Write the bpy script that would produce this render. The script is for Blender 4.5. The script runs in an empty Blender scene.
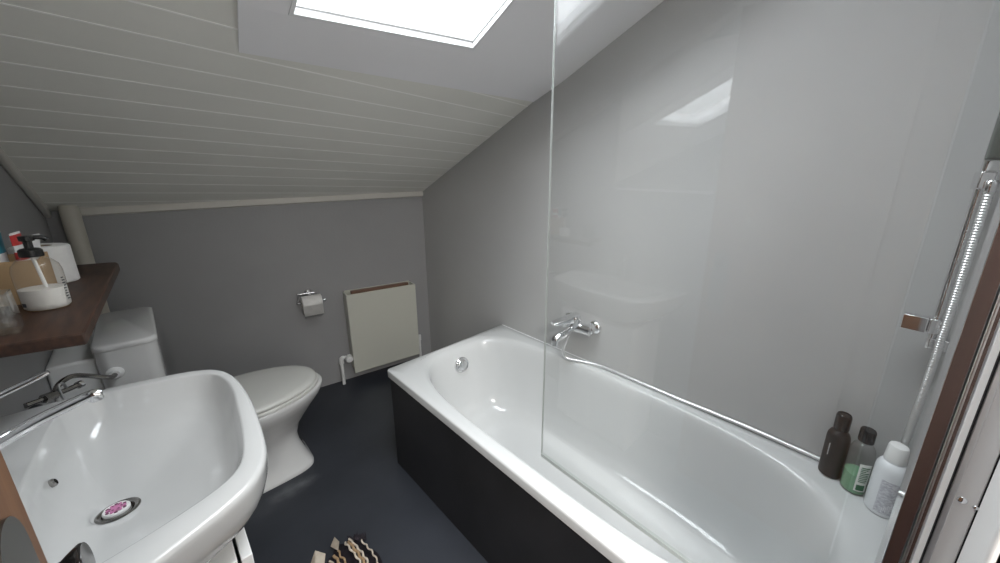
import bpy, bmesh, math, random
from mathutils import Vector, Matrix
PI = math.pi
random.seed(5)
SC = bpy.context.scene
C = SC.collection

# ------------------------------------------------------------------ camera, sky, light, exposure
EYE = Vector((0.0, 0.0, 1.36))
cam_d = bpy.data.cameras.new('camera'); cam = bpy.data.objects.new('camera', cam_d); C.objects.link(cam)
cam_d.sensor_width = 36.0; cam_d.sensor_fit = 'HORIZONTAL'
cam_d.lens = 345.1 / 1000 * 36.0
cam_d.shift_x = -0.0556; cam_d.shift_y = -0.0128
cam_d.clip_start = 0.02
yaw, pitch, roll = math.radians(50.305), math.radians(14.067), math.radians(2.101)
fw = Vector((math.sin(yaw)*math.cos(pitch), math.cos(yaw)*math.cos(pitch), -math.sin(pitch)))
rt = Vector((math.cos(yaw), -math.sin(yaw), 0)); up = rt.cross(fw)
rt2 = rt*math.cos(roll) + up*math.sin(roll); up2 = -rt*math.sin(roll) + up*math.cos(roll)
cam.matrix_world = Matrix((( rt2.x, up2.x, -fw.x, EYE.x), (rt2.y, up2.y, -fw.y, EYE.y), (rt2.z, up2.z, -fw.z, EYE.z), (0, 0, 0, 1)))
SC.camera = cam

world = bpy.data.worlds.new('sky'); SC.world = world; world.use_nodes = True
bg = world.node_tree.nodes['Background']
wn_ = world.node_tree.nodes; wl_ = world.node_tree.links         # overcast sky: brightest overhead
tcw = wn_.new('ShaderNodeTexCoord'); sxw = wn_.new('ShaderNodeSeparateXYZ'); mrw = wn_.new('ShaderNodeMapRange')
mrw.inputs['From Min'].default_value = 0.0; mrw.inputs['From Max'].default_value = 1.0; mrw.inputs['To Min'].default_value = 0.8; mrw.inputs['To Max'].default_value = 12.0
wl_.new(tcw.outputs['Generated'], sxw.inputs[0]); wl_.new(sxw.outputs['Z'], mrw.inputs['Value']); wl_.new(mrw.outputs['Result'], bg.inputs['Strength'])
bg.inputs['Color'].default_value = (0.93, 0.965, 1.0, 1)
SC.view_settings.view_transform = 'Standard'; SC.view_settings.look = 'None'
SC.view_settings.exposure = 0.5; SC.view_settings.gamma = 1.0; SC.view_settings.use_curve_mapping = False

def area(name, loc, rot, sx, sy, power, col=(1, 1, 1), portal=False):
    l = bpy.data.lights.new(name, 'AREA'); l.shape = 'RECTANGLE'; l.size = sx; l.size_y = sy; l.energy = power; l.color = col
    o = bpy.data.objects.new(name, l); C.objects.link(o); o.location = loc; o.rotation_euler = rot
    if portal: l.cycles.is_portal = True
    return o
SL = 0.439                                             # ceiling slope
def zc(y): return 2.285 - SL * y
AN = math.atan(SL)
area('skylight_portal', (0.56, 0.50 + 0.03, zc(0.50) + 0.09), (-AN, 0, 0), 0.66, 1.5, 1, portal=True)
area('hall_fill', (-0.32, -1.25, 2.25), (0, 0, 0), 0.5, 0.5, 62, (1.0, 0.97, 0.93))  # added fill light in the unseen hall; no lamp known there

# ------------------------------------------------------------------ materials
def mat(name, col, rough=0.5, metal=0.0, spec=0.5, coat=0.0):
    m = bpy.data.materials.new(name); m.use_nodes = True
    b = m.node_tree.nodes['Principled BSDF']
    b.inputs['Base Color'].default_value = (*col, 1); b.inputs['Roughness'].default_value = rough
    b.inputs['Metallic'].default_value = metal; b.inputs['Specular IOR Level'].default_value = spec
    b.inputs['Coat Weight'].default_value = coat
    return m
def N(m, t): return m.node_tree.nodes.new(t)
def L(m, a, b): m.node_tree.links.new(a, b)
def noisy(name, c1, c2, scale=6, rough=0.5, r2=None, bump=0.0, bscale=40, stretch=(1, 1, 1), detail=4, lo=0.35, hi=0.65, spec=0.5, metal=0.0):
    m = mat(name, c1, rough, metal, spec); b = m.node_tree.nodes['Principled BSDF']
    tc = N(m, 'ShaderNodeTexCoord'); mp = N(m, 'ShaderNodeMapping'); mp.inputs['Scale'].default_value = stretch
    nz = N(m, 'ShaderNodeTexNoise'); nz.inputs['Scale'].default_value = scale; nz.inputs['Detail'].default_value = detail
    cr = N(m, 'ShaderNodeValToRGB'); cr.color_ramp.elements[0].position = lo; cr.color_ramp.elements[1].position = hi
    cr.color_ramp.elements[0].color = (*c1, 1); cr.color_ramp.elements[1].color = (*c2, 1)
    L(m, tc.outputs['Object'], mp.inputs['Vector']); L(m, mp.outputs['Vector'], nz.inputs['Vector'])
    L(m, nz.outputs['Fac'], cr.inputs['Fac']); L(m, cr.outputs['Color'], b.inputs['Base Color'])
    if r2 is not None:
        mr = N(m, 'ShaderNodeMapRange'); mr.inputs['To Min'].default_value = rough; mr.inputs['To Max'].default_value = r2
        L(m, nz.outputs['Fac'], mr.inputs['Value']); L(m, mr.outputs['Result'], b.inputs['Roughness'])
    if bump:
        n2 = N(m, 'ShaderNodeTexNoise'); n2.inputs['Scale'].default_value = bscale; n2.inputs['Detail'].default_value = 3
        bp = N(m, 'ShaderNodeBump'); bp.inputs['Strength'].default_value = bump; bp.inputs['Distance'].default_value = 0.004
        L(m, mp.outputs['Vector'], n2.inputs['Vector']); L(m, n2.outputs['Fac'], bp.inputs['Height']); L(m, bp.outputs['Normal'], b.inputs['Normal'])
    return m
def wood(name, c1, c2, stretch, rough=0.4):
    return noisy(name, c1, c2, 9, rough, bump=0.05, bscale=30, stretch=stretch, detail=8, lo=0.3, hi=0.7)
def clear(name, tint=(1, 1, 1), ior=1.45, haze=0.0, hazecol=(0.8, 0.8, 0.8), rough=0.0):
    m = bpy.data.materials.new(name); m.use_nodes = True
    nt = m.node_tree; nt.nodes.clear()
    out = nt.nodes.new('ShaderNodeOutputMaterial')
    tr = nt.nodes.new('ShaderNodeBsdfTransparent'); tr.inputs['Color'].default_value = (*tint, 1)
    gl = nt.nodes.new('ShaderNodeBsdfGlossy'); gl.inputs['Roughness'].default_value = rough
    fr = nt.nodes.new('ShaderNodeFresnel'); ge = nt.nodes.new('ShaderNodeNewGeometry'); mr = nt.nodes.new('ShaderNodeMapRange')
    mr.inputs['To Min'].default_value = ior; mr.inputs['To Max'].default_value = 1/ior      # both sides of a thin sheet reflect alike
    nt.links.new(ge.outputs['Backfacing'], mr.inputs['Value']); nt.links.new(mr.outputs['Result'], fr.inputs['IOR'])
    mx = nt.nodes.new('ShaderNodeMixShader')
    nt.links.new(fr.outputs['Fac'], mx.inputs['Fac'])
    if haze > 0:
        df = nt.nodes.new('ShaderNodeBsdfDiffuse'); df.inputs['Color'].default_value = (*hazecol, 1)
        tl = nt.nodes.new('ShaderNodeBsdfTranslucent'); tl.inputs['Color'].default_value = (*hazecol, 1)
        m1 = nt.nodes.new('ShaderNodeMixShader'); m1.inputs['Fac'].default_value = 0.5
        nt.links.new(df.outputs[0], m1.inputs[1]); nt.links.new(tl.outputs[0], m1.inputs[2])
        m2 = nt.nodes.new('ShaderNodeMixShader'); m2.inputs['Fac'].default_value = haze
        nt.links.new(tr.outputs[0], m2.inputs[1]); nt.links.new(m1.outputs[0], m2.inputs[2])
        nt.links.new(m2.outputs[0], mx.inputs[1])
    else:
        nt.links.new(tr.outputs[0], mx.inputs[1])
    nt.links.new(gl.outputs[0], mx.inputs[2]); nt.links.new(mx.outputs[0], out.inputs['Surface'])
    return m

M = {}
M['wall_grey'] = noisy('grey wall paint', (0.315, 0.315, 0.318), (0.335, 0.335, 0.338), 3, 0.6, bump=0.12, bscale=90)
M['panel_grey'] = noisy('pale grey shower panel', (0.44, 0.44, 0.435), (0.46, 0.46, 0.455), 2.5, 0.36, bump=0.02, bscale=60)
M['ceil'] = noisy('white ceiling boards', (0.82, 0.815, 0.76), (0.85, 0.845, 0.79), 4, 0.45, bump=0.03, bscale=50)
M['ceil_joint_glint'] = mat('painted joint highlight', (0.97, 0.96, 0.93), 0.4)  # highlight along the board joints, put into the colour
M['ceil_panel'] = noisy('skylight surround paint', (0.90, 0.895, 0.91), (0.92, 0.915, 0.93), 3, 0.5)
M['trim'] = mat('cream trim paint', (0.62, 0.60, 0.55), 0.4)
M['white_frame'] = mat('white frame paint', (0.85, 0.86, 0.86), 0.35)
M['white_wall'] = mat('white wall paint', (0.75, 0.74, 0.73), 0.6)
M['ceramic'] = mat('white glazed ceramic', (0.66, 0.66, 0.655), 0.12, spec=0.5, coat=0.3)
M['basin'] = mat('white basin glaze', (0.54, 0.54, 0.535), 0.12, spec=0.5, coat=0.3)
M['acrylic'] = mat('white bath enamel', (0.62, 0.63, 0.63), 0.16, spec=0.5, coat=0.2)
M['seat'] = mat('white toilet seat plastic', (0.66, 0.66, 0.63), 0.25)
M['plastic_white'] = mat('white plastic', (0.78, 0.78, 0.77), 0.35)
M['black_panel'] = noisy('black bath panel', (0.017, 0.017, 0.019), (0.024, 0.024, 0.027), 5, 0.5, stretch=(8, 1, 1), spec=0.35)
M['chrome'] = mat('polished chrome', (0.80, 0.80, 0.81), 0.07, 1.0)
M['satin'] = mat('satin aluminium', (0.66, 0.67, 0.68), 0.28, 1.0)
M['satin_sheen'] = mat('aluminium with painted sheen', (0.86, 0.86, 0.86), 0.4, 0.0)  # bright reflection on the wall profile, painted as a pale non-metal colour
M['dark_chrome'] = mat('dark steel', (0.35, 0.34, 0.33), 0.2, 1.0)  # darker grey metal for hose, valve and drain parts
M['black_rubber'] = mat('black rubber', (0.012, 0.013, 0.016), 0.5)
M['black_gloss'] = mat('black gloss enamel', (0.010, 0.009, 0.009), 0.12)
M['seal_white'] = mat('white silicone', (0.82, 0.83, 0.83), 0.4)
M['door_wood'] = wood('reddish brown door wood', (0.125, 0.052, 0.020), (0.185, 0.084, 0.034), (6, 6, 0.7), 0.5)
M['jamb_wood'] = wood('dark red brown wood', (0.050, 0.024, 0.017), (0.072, 0.034, 0.024), (6, 6, 0.7), 0.4)
M['shelf_wood'] = wood('dark walnut', (0.026, 0.012, 0.007), (0.075, 0.034, 0.020), (9, 1.2, 9), 0.5)
M['strip_wood'] = wood('brown strip wood', (0.16, 0.09, 0.06), (0.24, 0.14, 0.10), (0.8, 6, 6), 0.5)
M['heater'] = mat('cream heater enamel', (0.60, 0.60, 0.53), 0.4)
M['heater_in'] = mat('grey convector fins', (0.10, 0.10, 0.10), 0.5, 0.5)
M['pipe_cream'] = mat('cream pipe paint', (0.55, 0.53, 0.46), 0.45)
M['paper'] = noisy('white tissue paper', (0.80, 0.79, 0.77), (0.74, 0.73, 0.71), 40, 0.9, bump=0.1, bscale=120)
M['core'] = mat('cardboard core', (0.35, 0.27, 0.19), 0.9)
M['card'] = noisy('tan cardboard', (0.42, 0.28, 0.15), (0.50, 0.34, 0.19), 12, 0.8, stretch=(1, 6, 1))
M['glass'] = clear('shower glass', (0.990, 0.994, 0.993), 1.64, 0.004, (0.9, 0.9, 0.9))
M['pane'] = clear('skylight glass', (0.98, 0.99, 0.99), 1.45)
M['jar'] = clear('clear jar glass', (0.96, 0.97, 0.96), 1.9, 0.05)
M['pet'] = clear('clear bottle plastic', (0.93, 0.93, 0.92), 1.45, 0.05)
M['soap_pet'] = clear('clear dispenser plastic', (0.98, 0.97, 0.95), 1.45, 0.03, (0.85, 0.82, 0.78))
M['soap'] = mat('milky soap', (0.78, 0.77, 0.75), 0.3)
M['green'] = mat('green shower gel', (0.20, 0.40, 0.24), 0.2)
M['dark_bottle'] = mat('matt black bottle', (0.013, 0.012, 0.012), 0.42)
M['black_cap'] = mat('black cap plastic', (0.012, 0.012, 0.012), 0.25)
M['white_bottle'] = mat('white bottle plastic', (0.74, 0.76, 0.78), 0.28)
M['label_grey'] = mat('pale grey print', (0.42, 0.43, 0.47), 0.5)
M['label_white'] = mat('white label', (0.72, 0.74, 0.70), 0.5)
M['ink'] = mat('dark ink', (0.05, 0.05, 0.06), 0.6)
M['ink_light'] = mat('pale ink', (0.5, 0.5, 0.5), 0.6)
M['ink_white'] = mat('white ink', (0.75, 0.75, 0.78), 0.6)
M['ink_green'] = mat('dark green ink', (0.02, 0.12, 0.05), 0.6)
M['pink'] = mat('pink plastic', (0.52, 0.20, 0.36), 0.45)
M['plum'] = mat('plum plastic', (0.16, 0.05, 0.10), 0.45)
M['red'] = mat('red print', (0.50, 0.03, 0.03), 0.4)
M['teal'] = mat('teal print', (0.03, 0.22, 0.30), 0.4)
M['glass_edge'] = mat('ground glass edge', (0.42, 0.45, 0.44), 0.35)
M['plate_dark'] = mat('dark bronze plate', (0.10, 0.095, 0.085), 0.35, 0.9)
M['brown_reflection'] = mat('painted brown reflection', (0.06, 0.028, 0.020), 0.3)  # door's reflection in the chrome, painted as a brown base colour
M['hose_metal'] = mat('bright satin hose', (0.86, 0.86, 0.86), 0.32, 1.0)
M['handset'] = mat('dark grey handset', (0.09, 0.10, 0.09), 0.35)
M['mirror'] = mat('mirror silver', (0.90, 0.90, 0.90), 0.02, 1.0)
M['cord_cream'] = noisy('cream cotton', (0.52, 0.44, 0.35), (0.62, 0.55, 0.46), 60, 0.95)
M['cord_tan'] = noisy('tan cotton', (0.30, 0.19, 0.10), (0.40, 0.28, 0.16), 60, 0.95)
M['rag_black'] = noisy('black cotton', (0.010, 0.008, 0.011), (0.035, 0.026, 0.034), 50, 0.95)
# floor: dark slate vinyl with a dusty scuff mark
def floor_mat():
    m = noisy('dark slate vinyl', (0.025, 0.028, 0.036), (0.035, 0.039, 0.049), 3, 0.42, bump=0.03, bscale=80)
    b = m.node_tree.nodes['Principled BSDF']; src = b.inputs['Base Color'].links[0].from_socket
    tc = N(m, 'ShaderNodeTexCoord'); mp = N(m, 'ShaderNodeMapping'); mp.inputs['Location'].default_value = (-0.235/0.14, -1.66/0.07, 0)
    mp.inputs['Scale'].default_value = (1/0.14, 1/0.07, 1)
    gr = N(m, 'ShaderNodeTexGradient'); gr.gradient_type = 'SPHERICAL'
    nz = N(m, 'ShaderNodeTexNoise'); nz.inputs['Scale'].default_value = 22; nz.inputs['Detail'].default_value = 6
    mu = N(m, 'ShaderNodeMath'); mu.operation = 'MULTIPLY'; mr = N(m, 'ShaderNodeMapRange')
    mr.inputs['From Min'].default_value = 0.12; mr.inputs['From Max'].default_value = 0.6; mr.inputs['To Max'].default_value = 0.75
    mx = N(m, 'ShaderNodeMix'); mx.data_type = 'RGBA'
    L(m, tc.outputs['Object'], mp.inputs['Vector']); L(m, mp.outputs['Vector'], gr.inputs['Vector']); L(m, tc.outputs['Object'], nz.inputs['Vector'])
    L(m, gr.outputs['Fac'], mu.inputs[0]); L(m, nz.outputs['Fac'], mu.inputs[1]); L(m, mu.outputs[0], mr.inputs['Value'])
    L(m, mr.outputs['Result'], mx.inputs['Factor']); L(m, src, mx.inputs['A']); mx.inputs['B'].default_value = (0.15, 0.155, 0.165, 1)
    L(m, mx.outputs['Result'], b.inputs['Base Color'])
    return m
M['floor'] = floor_mat()

# ------------------------------------------------------------------ mesh helpers
def obj(name, bm, m, parent=None, smooth=35, bevel=0.0, loc=None):
    """one mesh object; geometry is given in world space and moved into its parent's (or its own) frame"""
    me = bpy.data.meshes.new(name)
    bmesh.ops.recalc_face_normals(bm, faces=bm.faces)
    o = bpy.data.objects.new(name, me); C.objects.link(o)
    base = Vector((0, 0, 0))
    if parent is not None:
        o.parent = parent; q = parent
        while q is not None: base += q.location; q = q.parent
    elif loc is not None:
        o.location = loc; base = Vector(loc)
    bmesh.ops.translate(bm, verts=bm.verts, vec=-base)
    bm.to_mesh(me); bm.free()
    for mm in (m if isinstance(m, (list, tuple)) else [m]): me.materials.append(mm)
    if smooth:
        for p in me.polygons: p.use_smooth = True
        me.set_sharp_from_angle(angle=math.radians(smooth))
    if bevel:
        b = o.modifiers.new('bevel', 'BEVEL'); b.width = bevel; b.segments = 3; b.limit_method = 'ANGLE'; b.angle_limit = math.radians(40)
    return o
def tag(o, label=None, cat=None, group=None, kind=None):
    if label: o['label'] = label
    if cat: o['category'] = cat
    if group: o['group'] = group
    if kind: o['kind'] = kind
    return o
def thing(name, label, cat, loc, group=None):
    o = bpy.data.objects.new(name, None); C.objects.link(o); o.location = loc; o.empty_display_size = 0.05
    return tag(o, label, cat, group)
def box(bm, a, b, rot=None, piv=None, mi=0):
    a, b = Vector(a), Vector(b)
    vs = [bm.verts.new((x, y, z)) for x in (a.x, b.x) for y in (a.y, b.y) for z in (a.z, b.z)]
    for f in ((0, 1, 3, 2), (4, 6, 7, 5), (0, 4, 5, 1), (2, 3, 7, 6), (0, 2, 6, 4), (1, 5, 7, 3)):
        bm.faces.new([vs[i] for i in f]).material_index = mi
    if rot is not None:
        bmesh.ops.rotate(bm, verts=vs, cent=piv or (a + b) / 2, matrix=rot)
    return bm
def BX(a, b, **k): return box(bmesh.new(), a, b, **k)
def prism(bm, pts, z0, z1, mi=0):
    """pts: (x, y) polygon; z0/z1 numbers or functions of (x, y)"""
    f0 = z0 if callable(z0) else (lambda x, y: z0); f1 = z1 if callable(z1) else (lambda x, y: z1)
    lo = [bm.verts.new((x, y, f0(x, y))) for x, y in pts]; hi = [bm.verts.new((x, y, f1(x, y))) for x, y in pts]
    n = len(pts)
    bm.faces.new(lo[::-1]).material_index = mi; bm.faces.new(hi).material_index = mi
    for i in range(n): bm.faces.new((lo[i], lo[(i+1) % n], hi[(i+1) % n], hi[i])).material_index = mi
    return bm
def loft(bm, rings, cap0=True, cap1=True, mi=0):
    V = [[bm.verts.new(p) for p in r] for r in rings]; n = len(V[0])
    for a, b in zip(V, V[1:]):
        for i in range(n): bm.faces.new((a[i], a[(i+1) % n], b[(i+1) % n], b[i])).material_index = mi
    if cap0: bm.faces.new(V[0][::-1]).material_index = mi
    if cap1: bm.faces.new(V[-1]).material_index = mi
    return bm
def frame(d):
    d = Vector(d).normalized(); a = Vector((0, 0, 1)) if abs(d.z) < 0.9 else Vector((1, 0, 0))
    u = d.cross(a).normalized(); return u, u.cross(d)
def lathe(bm, base, axis, prof, n=32, mi=0, cap=True):
    """prof: (radius, height along axis)"""
    base = Vector(base); axis = Vector(axis).normalized(); u, v = frame(axis)
    rings = [[base + axis*h + (u*math.cos(t) + v*math.sin(t))*max(r, 1e-5) for t in (2*PI*i/n for i in range(n))] for r, h in prof]
    return loft(bm, rings, cap, cap, mi)
def catmull(pts, k=8, closed=False):
    P = [Vector(p) for p in pts]; out = []; n = len(P)
    for i in range(n if closed else n-1):
        if closed: p0, p1, p2, p3 = P[i-1], P[i], P[(i+1) % n], P[(i+2) % n]
        else: p0, p1, p2, p3 = P[max(i-1, 0)], P[i], P[i+1], P[min(i+2, n-1)]
        for j in range(k):
            t = j/k
            out.append(0.5*((2*p1) + (p2-p0)*t + (2*p0-5*p1+4*p2-p3)*t*t + (3*p1-p0-3*p2+p3)*t**3))
    if not closed: out.append(P[-1])
    return out
def tube(bm, path, r, n=12, mi=0, cap=True):
    """r: number, list, or function of the index fraction"""
    P = [Vector(p) for p in path]; m = len(P); rings = []; u = None
    for i, p in enumerate(P):
        d = (P[min(i+1, m-1)] - P[max(i-1, 0)]).normalized()
        if u is None: u, v = frame(d)
        else:
            u = (u - d*u.dot(d)).normalized()
        v = d.cross(u)
        rr = r(i/(m-1)) if callable(r) else (r[i] if isinstance(r, (list, tuple)) else r)
        rings.append([p + (u*math.cos(t) + v*math.sin(t))*rr for t in (2*PI*k/n for k in range(n))])
    return loft(bm, rings, cap, cap, mi)
def radial(poly, c, ang):
    """distance from c to polygon boundary along ang"""
    d = Vector((math.cos(ang), math.sin(ang))); best = 0
    n = len(poly)
    for i in range(n):
        a = Vector(poly[i][:2]) - c; b = Vector(poly[(i+1) % n][:2]) - c; e = b - a
        den = d.x*e.y - d.y*e.x
        if abs(den) < 1e-12: continue
        t = (a.x*e.y - a.y*e.x)/den; s = (a.x*d.y - a.y*d.x)/den
        if t > 0 and -1e-6 <= s <= 1 + 1e-6: best = max(best, t)
    return best
def resample(path, step):
    P = [Vector(p) for p in path]; out = [P[0]]; acc = 0
    for a, b in zip(P, P[1:]):
        l = (b-a).length
        if l < 1e-9: continue
        t = step - acc
        while t <= l:
            out.append(a + (b-a)*(t/l)); t += step
        acc = l - (t - step)
    return out

# ------------------------------------------------------------------ room shell
XL, XR = -0.262, 1.304
def yfar(x): return 2.34 + 0.13*(1.304 - x)
def ynear(x): return -0.222 - 0.10*(x - 0.68)
def S(o, **k): return tag(o, kind='structure', **k)
floor = S(obj('floor', prism(bmesh.new(), [(-1.1, -2.3), (XR+.1, -2.3), (XR+.1, 2.5), (-1.1, 2.75)], -0.08, 0.0), M['floor'], smooth=0))
top = lambda x, y: zc(y) + 0.10
S(obj('wall_right', prism(bmesh.new(), [(XR, -0.45), (XR+.1, -0.45), (XR+.1, 2.5), (XR, 2.5)], 0, top), M['panel_grey'], smooth=0))
S(obj('wall_left', prism(bmesh.new(), [(XL-.1, -0.13), (XL, -0.13), (XL, 2.7), (XL-.1, 2.7)], 0, top), M['wall_grey'], smooth=0))
S(obj('wall_far', prism(bmesh.new(), [(XL, yfar(XL)), (XR, yfar(XR)), (XR, yfar(XR)+.1), (XL, yfar(XL)+.1)], 0, lambda x, y: zc(y)+.05), M['wall_grey'], smooth=0))
DX0, DX1, DH = -0.14, 0.60, 2.0                       # doorway the camera stands in
bm = bmesh.new()
for x0, x1, z0, z1 in ((-1.1, DX0, 0, 2.45), (DX1, 0.672, 0, 2.45), (DX0, DX1, DH, 2.45)):
    prism(bm, [(x0, ynear(x0)-.13), (x1, ynear(x1)-.13), (x1, ynear(x1)), (x0, ynear(x0))], z0, z1)
S(obj('wall_near', bm, M['white_wall'], smooth=0))
S(obj('wall_shower_end', prism(bmesh.new(), [(.672, ynear(.672)-.13), (XR, ynear(XR)-.13), (XR, ynear(XR)), (.672, ynear(.672))], 0, 2.45), M['panel_grey'], smooth=0))
# hall behind the doorway
bm = bmesh.new(); box(bm, (-1.1, -2.3, 0), (XR+.1, -2.2, 2.4))
S(obj('wall_hall_back', bm, M['white_wall'], smooth=0))
S(obj('wall_hall_left', BX((-1.1, -2.2, 0), (-1.0, -.30, 2.4)), M['white_wall'], smooth=0))
S(obj('wall_hall_right', BX((XR, -2.2, 0), (XR+.1, -.45, 2.4)), M['white_wall'], smooth=0))
S(obj('ceiling_hall', BX((-1.1, -2.3, 2.4), (XR+.1, -.25, 2.48)), M['white_wall'], smooth=0))

# sloped board ceiling: boards run along X, joint strips painted pale for the light the grooves catch
PL = 0.246                                             # left edge of the skylight surround
def plow(x): return 1.377 - 0.112*(x - PL)
def pleft(y): return PL - 0.10*(1.377 - y)
bm = bmesh.new(); bj = bmesh.new()
edges = [-0.35 + i*0.0961 for i in range(0, 31)]
off = 1.3945 - round((1.3945 + 0.35)/0.0961)*0.0961 + 0.35
edges = [e + off for e in edges]
for y0, y1 in zip(edges, edges[1:]):
    if y0 > 2.62: break
    xr = PL + 0.004 if y1 < 1.25 else XR
    g = 0.0022
    prism(bm, [(XL, y0+g), (xr, y0+g), (xr, y1-g), (XL, y1-g)], lambda x, y: zc(y), lambda x, y: zc(y)+.02)
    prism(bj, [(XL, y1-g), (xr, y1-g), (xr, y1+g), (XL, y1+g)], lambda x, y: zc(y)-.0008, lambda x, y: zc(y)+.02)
ceiling = S(obj('ceiling', bm, M['ceil'], smooth=0))
obj('joint_highlight', bj, M['ceil_joint_glint'], ceiling, smooth=0)
# smooth surround with the skylight hole
HOLE = [(0.329, 1.177), (0.821, 1.083), (0.798, -0.12), (0.312, -0.12)]
def surround(bm, rim_out, rim_in, z0, z1):
    n = len(rim_out)
    for i in range(n):
        q = [rim_out[i], rim_out[(i+1) % n], rim_in[(i+1) % n], rim_in[i]]
        prism(bm, q, z0, z1)
    return bm
RAMP, DROP = 0.18, 0.015
out4 = [(pleft(1.197), plow(PL)-RAMP), (XR, plow(XR)-RAMP), (XR, -0.40), (pleft(-.4), -0.40)]
bm = surround(bmesh.new(), out4, HOLE, lambda x, y: zc(y)-DROP, lambda x, y: zc(y)+.05)
prism(bm, [(PL, plow(PL)), (XR, plow(XR)), out4[1], out4[0]], lambda x, y: zc(y)-.002-(DROP-.002)*min(1, max(0, (plow(x)-y)/RAMP)), lambda x, y: zc(y)+.02)
S(obj('trim_1', bm, M['ceil_panel'], smooth=0))
# skylight: liner, sash step, pane
def grow(d): 
    cx = sum(p[0] for p in HOLE)/4; cy = sum(p[1] for p in HOLE)/4
    return [(p[0] + (d if p[0] > cx else -d), p[1] + (d if p[1] > cy else -d)) for p in HOLE]
win = thing('window_1', None, None, (0.58, 0.62, zc(0.62))); tag(win, kind='structure')
obj('window_frame', surround(bmesh.new(), grow(0.006), grow(-0.003), lambda x, y: zc(y)-DROP-.003, lambda x, y: zc(y)-.004), M['white_frame'], win, smooth=0)
obj('sash', surround(bmesh.new(), grow(0.04), grow(-0.006), lambda x, y: zc(y)+.001, lambda x, y: zc(y)+.026), M['white_frame'], win, smooth=0)
obj('glass_pane', prism(bmesh.new(), grow(0.02), lambda x, y: zc(y)+.015, lambda x, y: zc(y)+.019), M['pane'], win, smooth=0)
# the roof above the boards keeps stray daylight out
bm = surround(bmesh.new(), [(XL-.1, 2.75), (XR+.1, 2.75), (XR+.1, -.5), (XL-.1, -.5)], [grow(.05)[0], grow(.05)[1], grow(.05)[2], grow(.05)[3]], lambda x, y: zc(y)+.055, lambda x, y: zc(y)+.10)
S(obj('ceiling_roof', bm, M['white_wall'], smooth=0))
# cream trims
t = bmesh.new()
prism(t, [(XL+.07, yfar(XL+.07)-.016), (XR, yfar(XR)-.016), (XR, yfar(XR)), (XL+.07, yfar(XL+.07))], lambda x, y: zc(y)-.030, lambda x, y: zc(y)+.004)
S(obj('trim_2', t, M['trim'], smooth=0))
t = bmesh.new()
prism(t, [(XL, -.2), (XL+.018, -.2), (XL+.018, 2.53), (XL, 2.53)], lambda x, y: zc(y)-.034, lambda x, y: zc(y)+.002)
S(obj('trim_3', t, M['trim'], bevel=0.006))
# door casing beside the screen, jamb lining
S(obj('trim_4', BX((DX1, ynear(.64)-.005, 0), (.664, ynear(.64)+.012, 2.06)), M['white_wall'], bevel=0.004))
S(obj('trim_5', BX((DX0, -.42, 0), (DX0+.022, ynear(DX0)-.004, DH)), M['jamb_wood'], smooth=0))
# upright reflection in the screen glass, modelled as a thin wall line
S(obj('glass_reflection_line', BX((XR-.0012, -.083, .51), (XR, -.081, 2.3)), M['panel_grey'], smooth=0))

# door leaf standing open at the left of the camera
door = thing('door_1', None, None, (-.12, .1, .008)); tag(door, kind='structure')
DF = -0.099
obj('leaf', BX((DF-.04, ynear(DX0)+.004, .008), (DF, .462, 1.985)), M['door_wood'], door, bevel=0.003)
pl = bmesh.new()
out = []
for i in range(13): a = PI*i/12; out.append((.402 + .030*math.cos(a), 1.085 + .035*math.sin(a)))
out += [(.372, .86), (.432, .86)]
lo = [pl.verts.new((DF, y, z)) for y, z in out]; hi = [pl.verts.new((DF+.003, y, z)) for y, z in out]
pl.faces.new(lo); pl.faces.new(hi[::-1])
for i in range(len(out)): j = (i+1) % len(out); pl.faces.new((lo[i], lo[j], hi[j], hi[i]))
plate = obj('handle_plate', pl, M['plate_dark'], door, smooth=30)
kb = lathe(bmesh.new(), (DF+.003, .402, 1.0605), (1, 0, .10), [(.010, 0), (.0095, .004), (.0082, .008), (.0085, .014), (.0108, .017), (.0136, .0215), (.0145, .0235), (.0138, .0252), (.0, .0255)], 28)
obj('door_knob', kb, M['black_gloss'], door, smooth=50)

# ------------------------------------------------------------------ bathtub
BX0, BXF, BY1, BY0 = 0.592, 0.600, 1.480, -0.2575
bath = thing('bathtub', 'long white built-in bathtub with black front panel along the pale grey wall', 'bathtub', (0.95, 0.62, 0))
c = Vector((0.950, 0.652)); RZ = 0.508
outer = [(BX0+.012, BY0), (XR, BY0-.004), (XR, 1.488), (BXF+.012, BY1)]
outer_s = [(BX0, ynear(BX0)+.003), (XR-.003, ynear(XR)+.003), (XR-.003, 1.490), (BXF, 1.476)]
def rrect(p, r=.014):
    o = []
    n = len(p)
    for i in range(n):
        a, b, d = Vector(p[i-1]), Vector(p[i]), Vector(p[(i+1) % n])
        u = (a-b).normalized(); v = (d-b).normalized()
        for k in range(5):
            t = k/4; o.append(tuple(b + u*r*(1-t)**2 + v*r*t**2))
    return o
op = rrect(outer_s)
angs = sorted(set([round(2*PI*i/120, 6) for i in range(120)] + [round(math.atan2(y-c.y, x-c.x) % (2*PI), 6) for x, y in op]))
HW, HL, NE = 0.299, 0.800, 3.4
def rin(a):
    ca, sa = abs(math.cos(a)), abs(math.sin(a)); return ((ca/HW)**NE + (sa/HL)**NE)**(-1/NE)
RO = [radial(op, c, a) for a in angs]; RI = [rin(a) for a in angs]
def ring(rs, z): return [(c.x + r*math.cos(a), c.y + r*math.sin(a), z) for r, a in zip(rs, angs)]
rings = []
for d, z in ((.012, .474), (.0, .474), (0, .500), (.0015, .5055), (.005, RZ)): rings.append(ring([r-d for r in RO], z))
rings.append(ring([i*.45 + o*.55 for i, o in zip(RI, RO)], RZ))
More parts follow.
